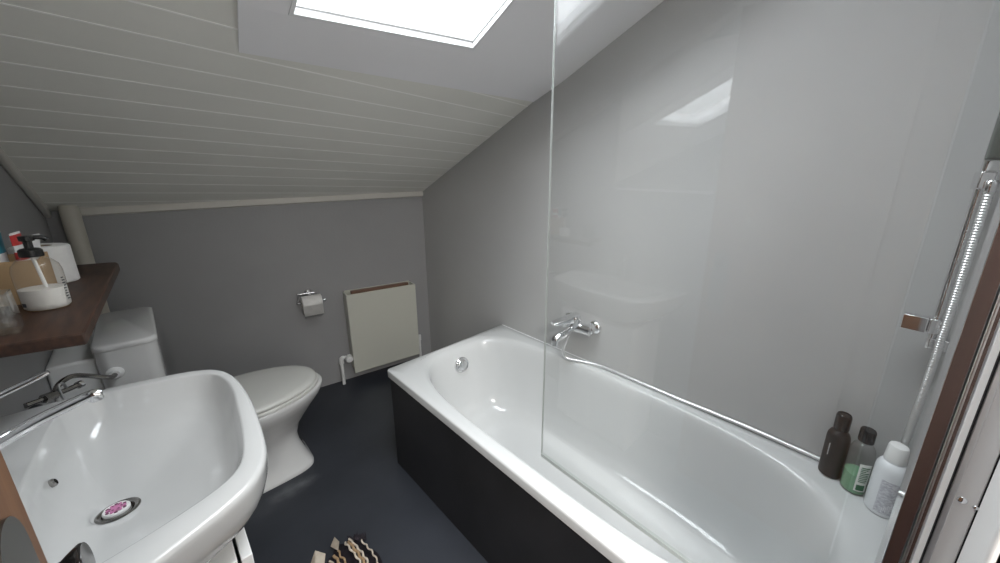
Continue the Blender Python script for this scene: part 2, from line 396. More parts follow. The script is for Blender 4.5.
for s, z in ((1.05, RZ), (1.028, .5068), (1.010, .5030), (.995, .496), (.983, .484), (.970, .455), (.955, .39), (.928, .29), (.895, .20), (.855, .150), (.79, .118), (.68, .104), (.45, .098), (.2, .096), (.05, .095)):
    rings.append(ring([min(i*s, i*.4 + o*.6 - .001) for i, o in zip(RI, RO)], z))
obj('tub', loft(bmesh.new(), rings, False, True), M['acrylic'], bath, smooth=60)
obj('front_panel', BX((BXF+.008, ynear(.6), 0), (BXF+.026, 1.462, .474)), M['black_panel'], bath, smooth=0)
obj('end_panel', BX((BXF+.026, 1.444, 0), (XR-.003, 1.462, .474)), M['black_panel'], bath, smooth=0)
ov = lathe(bmesh.new(), (.957, 1.420, .407), (0, -1, .24), [(.0, -.01), (.041, -.01), (.041, .008), (.039, .013), (.034, .016), (.028, .0145), (.026, .018), (.022, .020), (.0, .020)], 36)
okn = obj('overflow_knob', ov, M['chrome'], bath, smooth=40); tag(okn, 'round chrome overflow knob')
sl = tube(bmesh.new(), [(XR-.0025, -.27, RZ+.0005), (XR-.0025, 1.485, RZ+.0005)], .0024, 8)
obj('sealant_bead', sl, M['seal_white'], bath)

# ------------------------------------------------------------------ shower screen
scr = thing('shower_screen', 'clear glass shower screen on the bath rim with chrome wall profile', 'shower screen', (.68, -.15, RZ))
dl = math.radians(1.5)
GH = Vector((.6794, -.13, 0)); gd = Vector((math.sin(dl), math.cos(dl), 0)); gn = Vector((math.cos(dl), -math.sin(dl), 0))
g0 = GH - gd*.02; g1 = GH + gd*.739
def slab(a, b, n, t, z0, z1):
    q = [a - n*t, b - n*t, b + n*t, a + n*t]
    return prism(bmesh.new(), [(p.x, p.y) for p in q], z0, z1)
obj('glass_pane', slab(g0, g1, gn, .003, RZ+.012, 1.93), M['glass'], scr, smooth=0)
obj('edge_strip', slab(g1, g1 + gd*.0015, gn, .0030, RZ+.012, 1.93), M['glass_edge'], scr, smooth=0)
obj('bottom_seal', slab(g0, g1, gn, .0038, RZ+.0005, RZ+.0125), M['glass_edge'], scr, smooth=0)
def strip(name, y0, y1, x0, x1, m, bev=.0012): return obj(name, BX((x0, y0, RZ+.001), (x1, y1, 1.95)), m, scr, bevel=bev)
strip('glass_channel', -.1580, -.1400, .664, .698, M['chrome'])
strip('channel_ridge', -.1595, -.1585, .661, .69, M['satin'], 0)
strip('channel_ridge', -.1622, -.1610, .661, .69, M['satin'], 0)
strip('profile_web', -.1675, -.1585, .665, .694, M['chrome'], .0005)
strip('gasket', -.1745, -.1678, .660, .69, M['seal_white'], .0005)
strip('gasket', -.1775, -.1745, .662, .69, M['black_rubber'], .0003)
strip('profile_web', -.1835, -.1775, .660, .70, M['satin'], .0008)
strip('wall_profile', -.2060, -.1840, .664, .70, M['satin_sheen'], .0015)
strip('gasket', -.2120, -.2060, .668, .69, M['black_rubber'], .0008)
strip('edge_reflection', -.2180, -.2120, .664, .70, M['brown_reflection'], .0012)  # profile edge with the brown reflection painted on
for y, z, r in ((-.1915, .955, .0055), (-.2045, .952, .0035), (-.1915, 1.55, .0055)):
    sc = lathe(bmesh.new(), (.6645, y, z), (-1, 0, 0), [(r, -.002), (r, .0006), (r*.8, .0018), (r*.4, .0026), (0, .0028)], 20)
    obj('screw', sc, M['chrome'], scr, smooth=50)

# ------------------------------------------------------------------ bath mixer tap on the wall
mx = thing('bath_mixer_tap', 'chrome bath mixer tap on the wall above the tub', 'tap', (XR, .9, .69))
for y in (.822, .972):
    e = lathe(bmesh.new(), (XR, y, .698), (-1, 0, 0), [(.034, 0), (.034, .006), (.030, .014), (.022, .018), (.017, .022), (.017, .032), (.021, .034), (.021, .056), (.016, .060), (0, .061)], 32)
    obj('escutcheon', e, M['chrome'], mx, smooth=40)
body = lathe(bmesh.new(), (1.254, .808, .694), (0, 1, 0), [(0, 0), (.021, .001), (.0255, .005), (.0255, .040), (.026, .056), (.029, .072), (.029, .108), (.026, .124), (.0235, .140), (.0235, .175), (.019, .179), (0, .18)], 36)
obj('mixer_body', body, M['chrome'], mx, smooth=40)
dome = lathe(bmesh.new(), (1.250, .898, .700), (-.25, 0, 1), [(.029, 0), (.029, .032), (.0285, .036), (.028, .050), (.024, .057), (0, .059)], 32)
obj('cartridge_cap', dome, M['chrome'], mx, smooth=40)
lv = []
for t, w, h in ((0, .027, .022), (.2, .027, .020), (.5, .025, .016), (.85, .022, .011), (1, .018, .007)):
    p = Vector((1.258, .896, .742)).lerp(Vector((1.135, .948, .727)), t); d = Vector((-.123, .05, -.012)).normalized(); s = d.cross(Vector((0, 0, 1))).normalized(); u = s.cross(d)
    lv.append([p + s*w*math.copysign(abs(math.cos(a))**.6, math.cos(a)) + u*h*math.copysign(abs(math.sin(a))**.6, math.sin(a)) for a in (2*PI*k/24 for k in range(24))])
obj('lever', loft(bmesh.new(), lv), M['chrome'], mx, smooth=50)
sp = tube(bmesh.new(), catmull([(1.254, .905, .690), (1.225, .912, .682), (1.19, .922, .670), (1.158, .931, .660), (1.146, .935, .650), (1.144, .936, .636)], 6), [.021]*6 + [.0205]*12 + [.0185]*13, 20)
obj('spout', sp, M['chrome'], mx, smooth=50)
ae = lathe(bmesh.new(), (1.144, .936, .640), (0, 0, -1), [(.0190, 0), (.0190, .016), (.016, .018), (0, .018)], 24)
obj('aerator', ae, M['chrome'], mx, smooth=40)
dk = lathe(bmesh.new(), (1.215, .918, .688), (-.2, .05, 1), [(.006, 0), (.006, .018), (.010, .02), (.010, .030), (.008, .033), (0, .034)], 20)
obj('diverter_knob', dk, M['chrome'], mx, smooth=40)

# ------------------------------------------------------------------ shower rail, hand shower, hose
RX, RY = 1.238, -.217
yw = ynear(RX)
rail = thing('shower_rail', 'chrome shower riser rail on the end wall beyond the bottles', 'shower rail', (RX, yw, 1.0))
obj('pole', tube(bmesh.new(), [(RX, RY, .985), (RX, RY, 1.74)], .009, 20), M['chrome'], rail, smooth=50)
for z in (1.0, 1.70):
    b = BX((RX-.012, yw, z-.014), (RX+.012, RY+.006, z+.014))
    obj('wall_bracket', b, M['chrome'], rail, bevel=.003)
sld = BX((RX-.026, RY-.014, 1.028), (RX+.012, RY+.016, 1.066))
slider = obj('slider', sld, M['chrome'], rail, bevel=.003)
lb = box(bmesh.new(), (RX-.030, RY+.018, 1.029), (RX-.004, RY+.062, 1.067), rot=Matrix.Rotation(math.radians(-7), 3, 'Z'))
obj('slider_lever', lb, M['chrome'], slider, bevel=.0012)
hb = BX((RX-.045, RY-.010, 1.378), (RX+.012, RY+.014, 1.416)); 
holder = obj('handset_holder', hb, M['chrome'], rail, bevel=.003)
hs = thing('hand_shower', 'grey hand shower clipped to the top of the chrome rail', 'shower head', (RX-.045, RY, 1.40))
def bar(stations):
    rings = []
    for p, ax, ay in stations:
        rings.append([Vector(p) + Vector((ax*math.copysign(abs(math.cos(a))**.5, math.cos(a)), ay*math.copysign(abs(math.sin(a))**.5, math.sin(a)), 0)) for a in (2*PI*k/28 for k in range(28))])
    return loft(bmesh.new(), rings)
obj('handle', bar([((1.166, RY-.002, 1.436), .016, .016), ((1.160, RY-.002, 1.440), .020, .022), ((1.146, RY+.000, 1.53), .021, .022), ((1.125, RY+.000, 1.64), .019, .020), ((1.12, RY+.000, 1.645), .015, .015)]), M['handset'], hs, smooth=50)
hd = lathe(bmesh.new(), (1.128, RY-.012, 1.66), (-.9, .1, -.4), [(0, -.012), (.02, -.012), (.030, 0), (.030, .020), (.026, .026), (0, .026)], 36)
obj('spray_head', hd, M['satin'], hs, smooth=40)
obj('collar', bar([((1.186, RY-.004, 1.418), .013, .012), ((1.168, RY-.003, 1.437), .014, .013)]), M['seal_white'], hs, smooth=50)
nt_ = lathe(bmesh.new(), (RX-.046, RY-.006, 1.372), (0, 0, 1), [(.009, 0), (.0105, .004), (.0105, .022), (.009, .025)], 20)
obj('hose_nut', nt_, M['chrome'], hs, smooth=40)
HX = XR - .0095
hp = catmull([(RX-.046, RY-.006, 1.372), (RX-.046, RY-.007, 1.25), (RX-.047, RY-.008, 1.10), (RX-.046, RY-.008, .96), (RX-.040, RY-.008, .82), (RX-.010, RY-.010, .70), (RX+.035, RY-.004, .60), (HX-.004, RY+.01, .535), (HX-.0005, RY+.05, RZ+.0085), (HX, -.03, RZ+.0085), (HX, .15, RZ+.0125),
              (HX, .40, RZ+.0085), (HX, .66, RZ+.0085), (HX-.004, .78, RZ+.0085), (HX-.028, .86, RZ+.0085), (HX-.062, .925, RZ+.0155), (HX-.074, .945, RZ+.045), (HX-.072, .943, .585), (HX-.058, .925, .66)], 14)
hp = resample(hp, .0016)
hose = obj('shower_hose', tube(bmesh.new(), hp, [(.0085 if (i // 2) % 2 == 0 else .0068) if i < len(hp)*.36 else .0072 for i in range(len(hp))], 10), M['hose_metal'], loc=tuple(hp[0]), smooth=70)
tag(hose, 'ribbed chrome shower hose hanging by the rail and lying along the bath edge', 'hose')

# ------------------------------------------------------------------ bottles on the bath end
def marks(n, cx, cy, r, a0, a1, z0, z1, m, parent, thick=.0006, name='print'):
    pass
def patch(cx, cy, r, a0, a1, z0, z1, t=.0006, n=10):
    """thin curved patch on a cylinder"""
    bm = bmesh.new(); rows = []
    for k in range(n+1):
        a = a0 + (a1-a0)*k/n; d = Vector((math.cos(a), math.sin(a), 0))
        rows.append([Vector((cx, cy, 0)) + d*rr + Vector((0, 0, z)) for rr, z in ((r-.0006, z0), (r+t, z0), (r+t, z1), (r-.0006, z1))])
    return loft(bm, rows)
def toward(cx, cy): return math.atan2(EYE.y-cy, EYE.x-cx)
z = RZ + .0005
bx_, by_ = 1.255, -.101
b = thing('bottle', 'matt black bottle nearest the tap on the bath corner', 'bottle', (bx_, by_, z), 'bottles on the bath end')
obj('bottle_body', lathe(bmesh.new(), (bx_, by_, z), (0, 0, 1), [(.024, 0), (.0285, .003), (.029, .008), (.029, .128), (.0275, .140), (.023, .150), (.0185, .155), (.0175, .157), (.0175, .163)], 40), M['dark_bottle'], b, smooth=40)
obj('cap', lathe(bmesh.new(), (bx_, by_, z+.161), (0, 0, 1), [(.0185, 0), (.0190, .004), (.0190, .042), (.0175, .048), (.0155, .050), (.0145, .0475), (0, .047)], 40), M['black_cap'], b, smooth=40)
a = toward(bx_, by_) - .55
pm = bmesh.new()
for k in range(8): 
    q = patch(bx_, by_, .029, a-.04, a+.05, z+.075+k*.0052, z+.0785+k*.0052, n=3); me_ = bpy.data.meshes.new('tmp'); q.to_mesh(me_); q.free(); pm.from_mesh(me_); bpy.data.meshes.remove(me_)
obj('print', pm, M['ink_light'], b, smooth=0)
gx_, gy_ = 1.228, -.156
b = thing('bottle', 'clear bottle of green gel with a black cap, in the middle of three', 'bottle', (gx_, gy_, z), 'bottles on the bath end')
obj('bottle_body', lathe(bmesh.new(), (gx_, gy_, z), (0, 0, 1), [(.025, 0), (.0295, .004), (.030, .010), (.030, .120), (.0285, .136), (.024, .150), (.018, .158), (.0145, .161), (.0145, .170)], 40, cap=True), M['pet'], b, smooth=40)
obj('gel', lathe(bmesh.new(), (gx_, gy_, z+.002), (0, 0, 1), [(.024, 0), (.0280, .004), (.0285, .010), (.0285, .060), (0, .0602)], 40), M['green'], b, smooth=40)
obj('cap', lathe(bmesh.new(), (gx_, gy_, z+.166), (0, 0, 1), [(.0180, 0), (.0185, .003), (.0180, .034), (.0165, .037), (0, .037)], 40), M['black_cap'], b, smooth=40)
a = toward(gx_, gy_) + .55
lab = obj('label', patch(gx_, gy_, .030, a-.45, a+.50, z+.018, z+.108), M['label_white'], b, smooth=30)
pm = bmesh.new()
for k in range(9):
    q = patch(gx_, gy_, .0308, a-.30, a+.1+random.random()*.3, z+.050+k*.0058, z+.0522+k*.0058, n=5); me_ = bpy.data.meshes.new('tmp'); q.to_mesh(me_); q.free(); pm.from_mesh(me_); bpy.data.meshes.remove(me_)
q = patch(gx_, gy_, .0308, a-.32, a+.30, z+.022, z+.040, n=5); me_ = bpy.data.meshes.new('tmp'); q.to_mesh(me_); q.free(); pm.from_mesh(me_)
obj('print', pm, M['ink_green'], lab, smooth=0)
wx_, wy_ = 1.192, -.215
b = thing('bottle', 'white bottle with grey print and white cap, nearest the screen profile', 'bottle', (wx_, wy_, z), 'bottles on the bath end')
obj('bottle_body', lathe(bmesh.new(), (wx_, wy_, z), (0, 0, 1), [(.029, 0), (.0335, .003), (.034, .008), (.034, .128), (.0325, .142), (.028, .152), (.024, .157), (.022, .159), (.022, .164)], 40), M['white_bottle'], b, smooth=40)
obj('cap', lathe(bmesh.new(), (wx_, wy_, z+.163), (0, 0, 1), [(.0225, 0), (.0230, .003), (.0205, .040), (.0185, .045), (.012, .047), (0, .047)], 40), M['plastic_white'], b, smooth=40)
a = toward(wx_, wy_) + .45
lab = obj('label', patch(wx_, wy_, .034, a-.78, a+.55, z+.012, z+.112), noisy('mottled grey print', (.44, .44, .49), (.66, .67, .70), 130, .5, stretch=(1, 1, 2.2), lo=.4, hi=.6), b, smooth=30)
pm = bmesh.new()
for k, (y0, z0) in enumerate(((-.35, .016), (-.25, .022), (-.15, .020), (-.05, .028), (.06, .026), (.16, .034), (.26, .030))):
    q = patch(wx_, wy_, .0346, a+y0, a+y0+.055, z+z0, z+z0+.016, n=2); me_ = bpy.data.meshes.new('tmp'); q.to_mesh(me_); q.free(); pm.from_mesh(me_); bpy.data.meshes.remove(me_)
obj('print', pm, M['ink_white'], lab, smooth=0)

# ------------------------------------------------------------------ toilet
TY = 1.868
toi = thing('toilet', 'white close-coupled toilet with closed lid between basin and far wall', 'toilet', (.1, TY, 0))
def egg(x0, x1, hw, z, wide=.42, n=56, p=1.0):
    """plan outline from the wall end x0 to the tip x1, widest at fraction wide"""
    o = []; xw = x0 + (x1-x0)*wide
    for k in range(n):
        a = 2*PI*k/n; ca, sa = math.cos(a), math.sin(a)
        rx = (x1 - xw) if ca > 0 else (xw - x0)
        pw = p if ca > 0 else .8*p
        o.append((xw + rx*math.copysign(abs(ca)**pw, ca), TY + hw*math.copysign(abs(sa)**((.95 if ca > 0 else .8)*p), sa), z))
    return o
bowl = [egg(-.14, .348, .145, 0, p=.36), egg(-.14, .349, .145, .012, p=.36), egg(-.14, .344, .139, .018, p=.36), egg(-.14, .330, .120, .06, p=.55), egg(-.14, .316, .108, .11, p=.7), egg(-.14, .314, .108, .15, p=.85), egg(-.14, .330, .125, .20), egg(-.13, .372, .156, .26), egg(-.12, .408, .182, .31), egg(-.10, .432, .198, .345), egg(-.09, .442, .204, .372), egg(-.09, .442, .204, .384), egg(-.088, .438, .201, .388)]
obj('bowl', loft(bmesh.new(), bowl), M['ceramic'], toi, smooth=60)
st = [egg(-.03, .420, .194, .3885), egg(-.03, .427, .200, .392), egg(-.03, .427, .200, .402), egg(-.03, .422, .196, .4045)]
obj('seat', loft(bmesh.new(), st), M['seat'], toi, smooth=60)
ld = [egg(-.03, .416, .193, .4065), egg(-.03, .421, .197, .410), egg(-.03, .420, .196, .419), egg(-.027, .412, .189, .4245), egg(-.02, .39, .170, .428), egg(.0, .32, .11, .430)]
obj('lid', loft(bmesh.new(), ld), M['seat'], toi, smooth=60)
def rbox(x0, x1, y0, y1, z, r=.03, n=6):
    o = []
    for cx, cy, a0 in ((x1-r, y1-r, 0), (x0+r, y1-r, PI/2), (x0+r, y0+r, PI), (x1-r, y0+r, 1.5*PI)):
        for k in range(n+1): a = a0 + PI/2*k/n; o.append((cx + r*math.cos(a), cy + r*math.sin(a), z))
    return o
CX0, CX1, CY0, CY1 = -.172, -.035, 1.676, 2.085
ci = [rbox(CX0+.008, CX1-.020, CY0+.028, CY1-.028, .40), rbox(CX0+.006, CX1-.012, CY0+.018, CY1-.018, .43), rbox(CX0+.004, CX1-.006, CY0+.010, CY1-.010, .55), rbox(CX0+.002, CX1-.0025, CY0+.0025, CY1-.0025, .799)]
obj('cistern', loft(bmesh.new(), ci), M['ceramic'], toi, smooth=50)
lidc = [rbox(CX0+.001, CX1-.001, CY0+.001, CY1-.001, .800), rbox(CX0, CX1, CY0, CY1, .802), rbox(CX0, CX1, CY0, CY1, .814), rbox(CX0+.002, CX1-.002, CY0+.002, CY1-.002, .818), rbox(CX0+.006, CX1-.006, CY0+.006, CY1-.006, .820)]
obj('cistern_lid', loft(bmesh.new(), lidc), M['ceramic'], toi, smooth=50)
obj('wall_spacer', BX((XL+.001, CY0+.04, .42), (CX0+.005, CY1-.04, .775)), M['plastic_white'], toi, bevel=.008)
obj('neck', BX((CX0+.01, TY-.10, .33), (CX1-.03, TY+.10, .405)), M['ceramic'], toi, bevel=.015)
inl = lathe(bmesh.new(), (-.138, CY0+.008, .726), (0, -1, 0), [(.019, 0), (.019, .008), (.015, .011), (.012, .013), (.012, .022), (0, .022)], 28)
obj('inlet_fitting', inl, M['plastic_white'], toi, smooth=40)

# braided supply hose and stop valve on the left wall
wh = thing('supply_hose', 'braided steel supply hose with stop valve running to the cistern inlet', 'hose', (-.25, 1.5, .78))
hpth = resample(catmull([(-.138, 1.666, .726), (-.142, 1.640, .730), (-.155, 1.60, .752), (-.175, 1.56, .782), (-.195, 1.53, .802), (-.212, 1.50, .802), (-.222, 1.49, .785), (-.226, 1.488, .772)], 10), .002)
obj('braided_hose', tube(bmesh.new(), hpth, [.0066 if i % 2 else .0058 for i in range(len(hpth))], 10), M['dark_chrome'], wh, smooth=70)
obj('valve_pipe', tube(bmesh.new(), [(-.26, 1.44, .788), (-.226, 1.478, .781), (-.188, 1.52, .777)], .0065, 14), M['dark_chrome'], wh, smooth=60)
obj('valve_nut', tube(bmesh.new(), [(-.238, 1.464, .784), (-.222, 1.482, .781)], .0115, 6), M['dark_chrome'], wh, smooth=20)
obj('valve_tip', tube(bmesh.new(), [(-.190, 1.518, .777), (-.184, 1.524, .777)], .010, 16), M['chrome'], wh, smooth=40)
obj('valve_handle', tube(bmesh.new(), catmull([(-.205, 1.502, .779), (-.208, 1.497, .800), (-.214, 1.487, .800), (-.214, 1.484, .775), (-.209, 1.484, .745)], 6), .0028, 10), M['satin'], wh, smooth=60)
obj('coiled_end', tube(bmesh.new(), [(-.243 + .012*math.cos(a), 1.41 + .012*math.sin(a)*.6, .765 + .024*math.sin(a)) for a in (2*PI*k/28 for k in range(27))], .005, 10), M['black_rubber'], wh, smooth=60)

# standing pipe in the far left corner
px, py = -.196, yfar(-.196) - .032
pp = obj('standing_pipe', lathe(bmesh.new(), (px, py, 0), (0, 0, 1), [(.027, 0), (.027, zc(py)+.01)], 28), M['pipe_cream'], loc=(px, py, 0), smooth=60)
tag(pp, 'cream painted vertical pipe in the far left corner', 'pipe')

# ------------------------------------------------------------------ toilet roll on its holder
def wallpt(x, o, z): return Vector((x, yfar(x) - o*1.0084, z))
wd = Vector((1, -.13, 0)).normalized(); wn = Vector((-.13, -1, 0)).normalized()
R0 = wallpt(.570, .068, .612)
hol = thing('toilet_roll_holder', 'chrome roll holder fixed to the far wall left of the heater', 'holder', tuple(wallpt(.573, 0, .655)))
obj('mount', lathe(bmesh.new(), wallpt(.573, 0, .655), wn, [(.018, 0), (.018, .005), (.015, .008), (.008, .010), (.008, .050), (0, .050)], 24), M['chrome'], hol, smooth=40)
q0 = R0 - wd*.062; q1 = R0 + wd*.066
up_ = Vector((0, 0, .056))
obj('bar', tube(bmesh.new(), catmull([q1 + Vector((0, 0, .0)), q0, q0 + Vector((0, 0, .02)), q0 + up_, q0 + up_ + wd*.01, R0 + up_, R0 + up_ + wd*.02], 6), .004, 10), M['chrome'], hol, smooth=60)
obj('end_cap', lathe(bmesh.new(), q1 - wd*.004, wd, [(0, 0), (.009, 0), (.009, .008), (0, .009)], 18), M['chrome'], hol, smooth=40)
def roll(center, axis, r, ln, label, group, hang):
    t = thing('toilet_roll', label, 'toilet roll', tuple(Vector(center)), group)
    prof = [(.020, -ln/2), (r-.003, -ln/2), (r, -ln/2+.003), (r, ln/2-.003), (r-.003, ln/2), (.020, ln/2), (.020, -ln/2)]
    obj('paper', lathe(bmesh.new(), center, axis, prof, 44, cap=False), M['paper'], t, smooth=40)
    obj('core', lathe(bmesh.new(), center, axis, [(.0195, -ln/2+.001), (.0195, ln/2-.001), (.0175, ln/2-.001), (.0175, -ln/2+.001), (.0195, -ln/2+.001)], 28, cap=False), M['core'], t, smooth=40)
    return t
rl = roll(tuple(R0 - Vector((0, 0, .012))), wd, .052, .098, 'white toilet roll hanging on the far wall holder', 'toilet rolls', True)
sh = bmesh.new()
f = R0 + wn*.0535 - Vector((0, 0, .012))
vs = []
for s_ in (-.048, .048):
    for dz, dn in ((.006, .0002), (-.02, .0008), (-.045, -.002), (-.058, -.004)): vs.append(sh.verts.new(f + wd*s_ + Vector((0, 0, dz)) + wn*dn))
for k in range(3): sh.faces.new((vs[k], vs[k+1], vs[k+5], vs[k+4]))
bmesh.ops.solidify(sh, geom=sh.faces[:], thickness=.0008)
obj('loose_sheet', sh, M['paper'], rl, smooth=60)

# ------------------------------------------------------------------ convector heater on the far wall
ht = thing('convector_heater', 'cream boxed convector heater on the far wall, pipes at both ends', 'heater', tuple(wallpt(.96, 0, .35)))
hm = Matrix.Rotation(math.atan2(wd.y, wd.x), 3, 'Z')
H0 = wallpt(.752, 0, 0)                                # lower left back corner on the wall
def hbox(bm, x0, x1, d0, d1, z0, z1):
    vs = []
    for x in (x0, x1):
        for d in (d0, d1):
            for zz in (z0, z1): vs.append(bm.verts.new(H0 + wd*x + wn*d + Vector((0, 0, zz))))
    for ff in ((0, 1, 3, 2), (4, 6, 7, 5), (0, 4, 5, 1), (2, 3, 7, 6), (0, 2, 6, 4), (1, 5, 7, 3)): bm.faces.new([vs[i] for i in ff])
    return bm
HWD = .430; ZB, ZT = .090, .625
obj('front_plate', hbox(bmesh.new(), 0, HWD, .094, .104, ZB-.010, ZT), M['heater'], ht, bevel=.003)
for x in (0, HWD-.008): obj('side_plate', hbox(bmesh.new(), x, x+.008, .008, .0935, ZB+.02, ZT-.001), M['heater'], ht, bevel=.002)
obj('back_plate', hbox(bmesh.new(), 0.0085, HWD-.0085, .0015, .010, ZB+.02, ZT+.004), M['heater'], ht, bevel=.001)
obj('fin_block', hbox(bmesh.new(), .012, HWD-.012, .014, .085, ZB+.03, ZB+.16), M['heater_in'], ht, smooth=0)
obj('wooden_strip', hbox(bmesh.new(), .040, HWD-.030, .030, .056, ZT-.035, ZT+.006), M['strip_wood'], ht, bevel=.002)
def P(x, d, z): return H0 + wd*x + wn*d + Vector((0, 0, z))
vb = bmesh.new(); lathe(vb, P(-.004, .05, .185), -wd, [(.010, -.03), (.013, 0), (.016, .002), (.016, .018), (.012, .02), (.012, .034), (.0, .034)], 20)
obj('valve_body', vb, M['plastic_white'], ht, smooth=40)
obj('valve_head', lathe(bmesh.new(), P(-.020, .062, .185), wn, [(.014, 0), (.021, .004), (.022, .030), (.018, .036), (0, .037)], 24), M['plastic_white'], ht, smooth=40)
obj('pipe', tube(bmesh.new(), catmull([P(-.030, .05, .190), P(-.052, .05, .190), P(-.060, .05, .180), P(-.060, .05, .15), P(-.060, .05, 0.0)], 6), .0095, 16), M['plastic_white'], ht, smooth=60)
obj('pipe_elbow', tube(bmesh.new(), catmull([P(-.044, .05, .190), P(-.056, .05, .188), P(-.060, .05, .176), P(-.060, .05, .150)], 6), .0135, 16), M['plastic_white'], ht, smooth=60)
obj('pipe', tube(bmesh.new(), catmull([P(HWD-.005, .045, .20), P(HWD+.018, .045, .20), P(HWD+.026, .045, .19), P(HWD+.026, .045, .15), P(HWD+.026, .045, 0)], 6), .0085, 14), M['plastic_white'], ht, smooth=60)
obj('pipe_joint', tube(bmesh.new(), [P(HWD+.026, .045, .205), P(HWD+.026, .045, .165)], .0125, 14), M['plastic_white'], ht, smooth=40)

# ------------------------------------------------------------------ washbasin on its cabinet
bas = thing('washbasin', 'white ceramic washbasin on the left wall, nearest the door', 'washbasin', (-.1, .92, .70))
dc = Vector((-.119, .936)); BZ = .860
XB = XL + .002
outl = catmull([(-.06, .610), (.014, .648), (.050, .680), (.073, .730), (.083, .795), (.090, .92), (.089, 1.03), (.080, 1.12), (.057, 1.180), (.012, 1.213), (-.054, 1.231), (-.12, 1.242)], 5)
outl = [(p[0], p[1]) for p in [Vector((q.x, q.y)) for q in [Vector((*v[:2], 0)) for v in outl]]] + [(-.20, 1.243), (XB, 1.240), (XB, .575), (-.16, .584)]
innl = [(p.x, p.y) for p in catmull([Vector((*q, 0)) for q in [(-.188, 1.08), (-.178, 1.170), (-.150, 1.206), (-.118, 1.212), (-.054, 1.200), (.012, 1.180), (.045, 1.155), (.062, 1.110), (.068, 1.03), (.064, .95), (.058, .86), (.048, .775), (.034, .730), (.009, .704), (-.03, .685), (-.093, .664), (-.150, .655), (-.180, .685), (-.190, .76), (-.194, .92)]], 4, True)]
ba = sorted(set([round(2*PI*i/128, 6) for i in range(128)] + [round(math.atan2(y-dc.y, x-dc.x) % (2*PI), 6) for x, y in outl[-4:-1]]))
bo = [radial(outl, dc, a) for a in ba]; bi = [radial(innl, dc, a) for a in ba]
def br(rs, z, lim=True): return [(max(dc.x + r*math.cos(a), XB), dc.y + r*math.sin(a), z) for r, a in zip(rs, ba)]
rings = []
for s, d, z in ((.50, 0, .706), (.66, 0, .712), (.80, 0, .735), (.905, 0, .768), (.962, 0, .795), (.990, 0, .820), (1, .001, .842), (1, 0, .850), (1, .0015, .8565), (1, .005, .8595), (1, .009, BZ)):
    rings.append(br([max(r*s - d, .03) for r in bo], z))
rings.append(br([.5*i + .5*o for i, o in zip(bi, bo)], BZ))
for d, z in ((.005, BZ), (.0015, .8590), (0, .8565), (-.003, .850)): rings.append(br([i + d for i in bi], z))
for s, z in ((.955, .832), (.92, .812), (.86, .792), (.76, .776), (.62, .763), (.46, .752), (.32, .745), (.22, .7415)): rings.append(br([max(i*s, .031) for i in bi], z))
rings.append(br([.029]*len(ba), .7395)); rings.append(br([.024]*len(ba), .738)); rings.append(br([.022]*len(ba), .733)); rings.append(br([.021]*len(ba), .715))
bo_ = obj('basin', loft(bmesh.new(), rings, True, True), M['basin'], bas, smooth=60)
obj('drain_ring', lathe(bmesh.new(), (dc.x, dc.y, .7375), (0, 0, 1), [(.0275, 0), (.0275, .0025), (.0245, .0035), (.020, .001), (.019, -.004), (.022, -.016), (0, -.016)], 40), M['dark_chrome'], bas, smooth=40)
for y, zz, r in ((1.000, .806, .0075),):
    obj('overflow', lathe(bmesh.new(), (-.1815, y, zz), (1, 0, .30), [(r, -.006), (r, .0010), (r*.72, .003), (r*.7, -.003), (0, -.003)], 24), M['dark_chrome'], bas, smooth=40)
pg = thing('drain_plug', 'pink and white flower strainer sitting in the basin drain', 'plug', (dc.x, dc.y, .737))
obj('rim', lathe(bmesh.new(), (dc.x-.002, dc.y+.003, .7365), (0, 0, 1), [(.0160, 0), (.0170, .003), (.0170, .0060), (.0155, .0078), (.0138, .007), (0, .007)], 36), M['plastic_white'], pg, smooth=40)
fl = bmesh.new(); n = 60
rr = [.0098 + .0028*math.cos(6*2*PI*k/n) for k in range(n)]
loft(fl, [[(dc.x-.002 + r*s*math.cos(2*PI*k/n), dc.y+.003 + r*s*math.sin(2*PI*k/n), zz) for k, r in enumerate(rr)] for s, zz in ((1.0, .743), (.98, .7455), (.6, .7462))])
obj('flower', fl, M['pink'], pg, smooth=40)
sp_ = bmesh.new()
for k in range(6):
    a = 2*PI*k/6 + PI/6; lathe(sp_, (dc.x-.002 + .0118*math.cos(a), dc.y+.003 + .0118*math.sin(a), .7428), (0, 0, 1), [(.0024, 0), (.0022, .0018), (0, .002)], 10)
    lathe(sp_, (dc.x-.002 + .0068*math.cos(a+PI/6), dc.y+.003 + .0068*math.sin(a+PI/6), .7455), (0, 0, 1), [(.0016, 0), (.0014, .0012), (0, .0013)], 8)
obj('holes', sp_, M['plum'], pg, smooth=40)

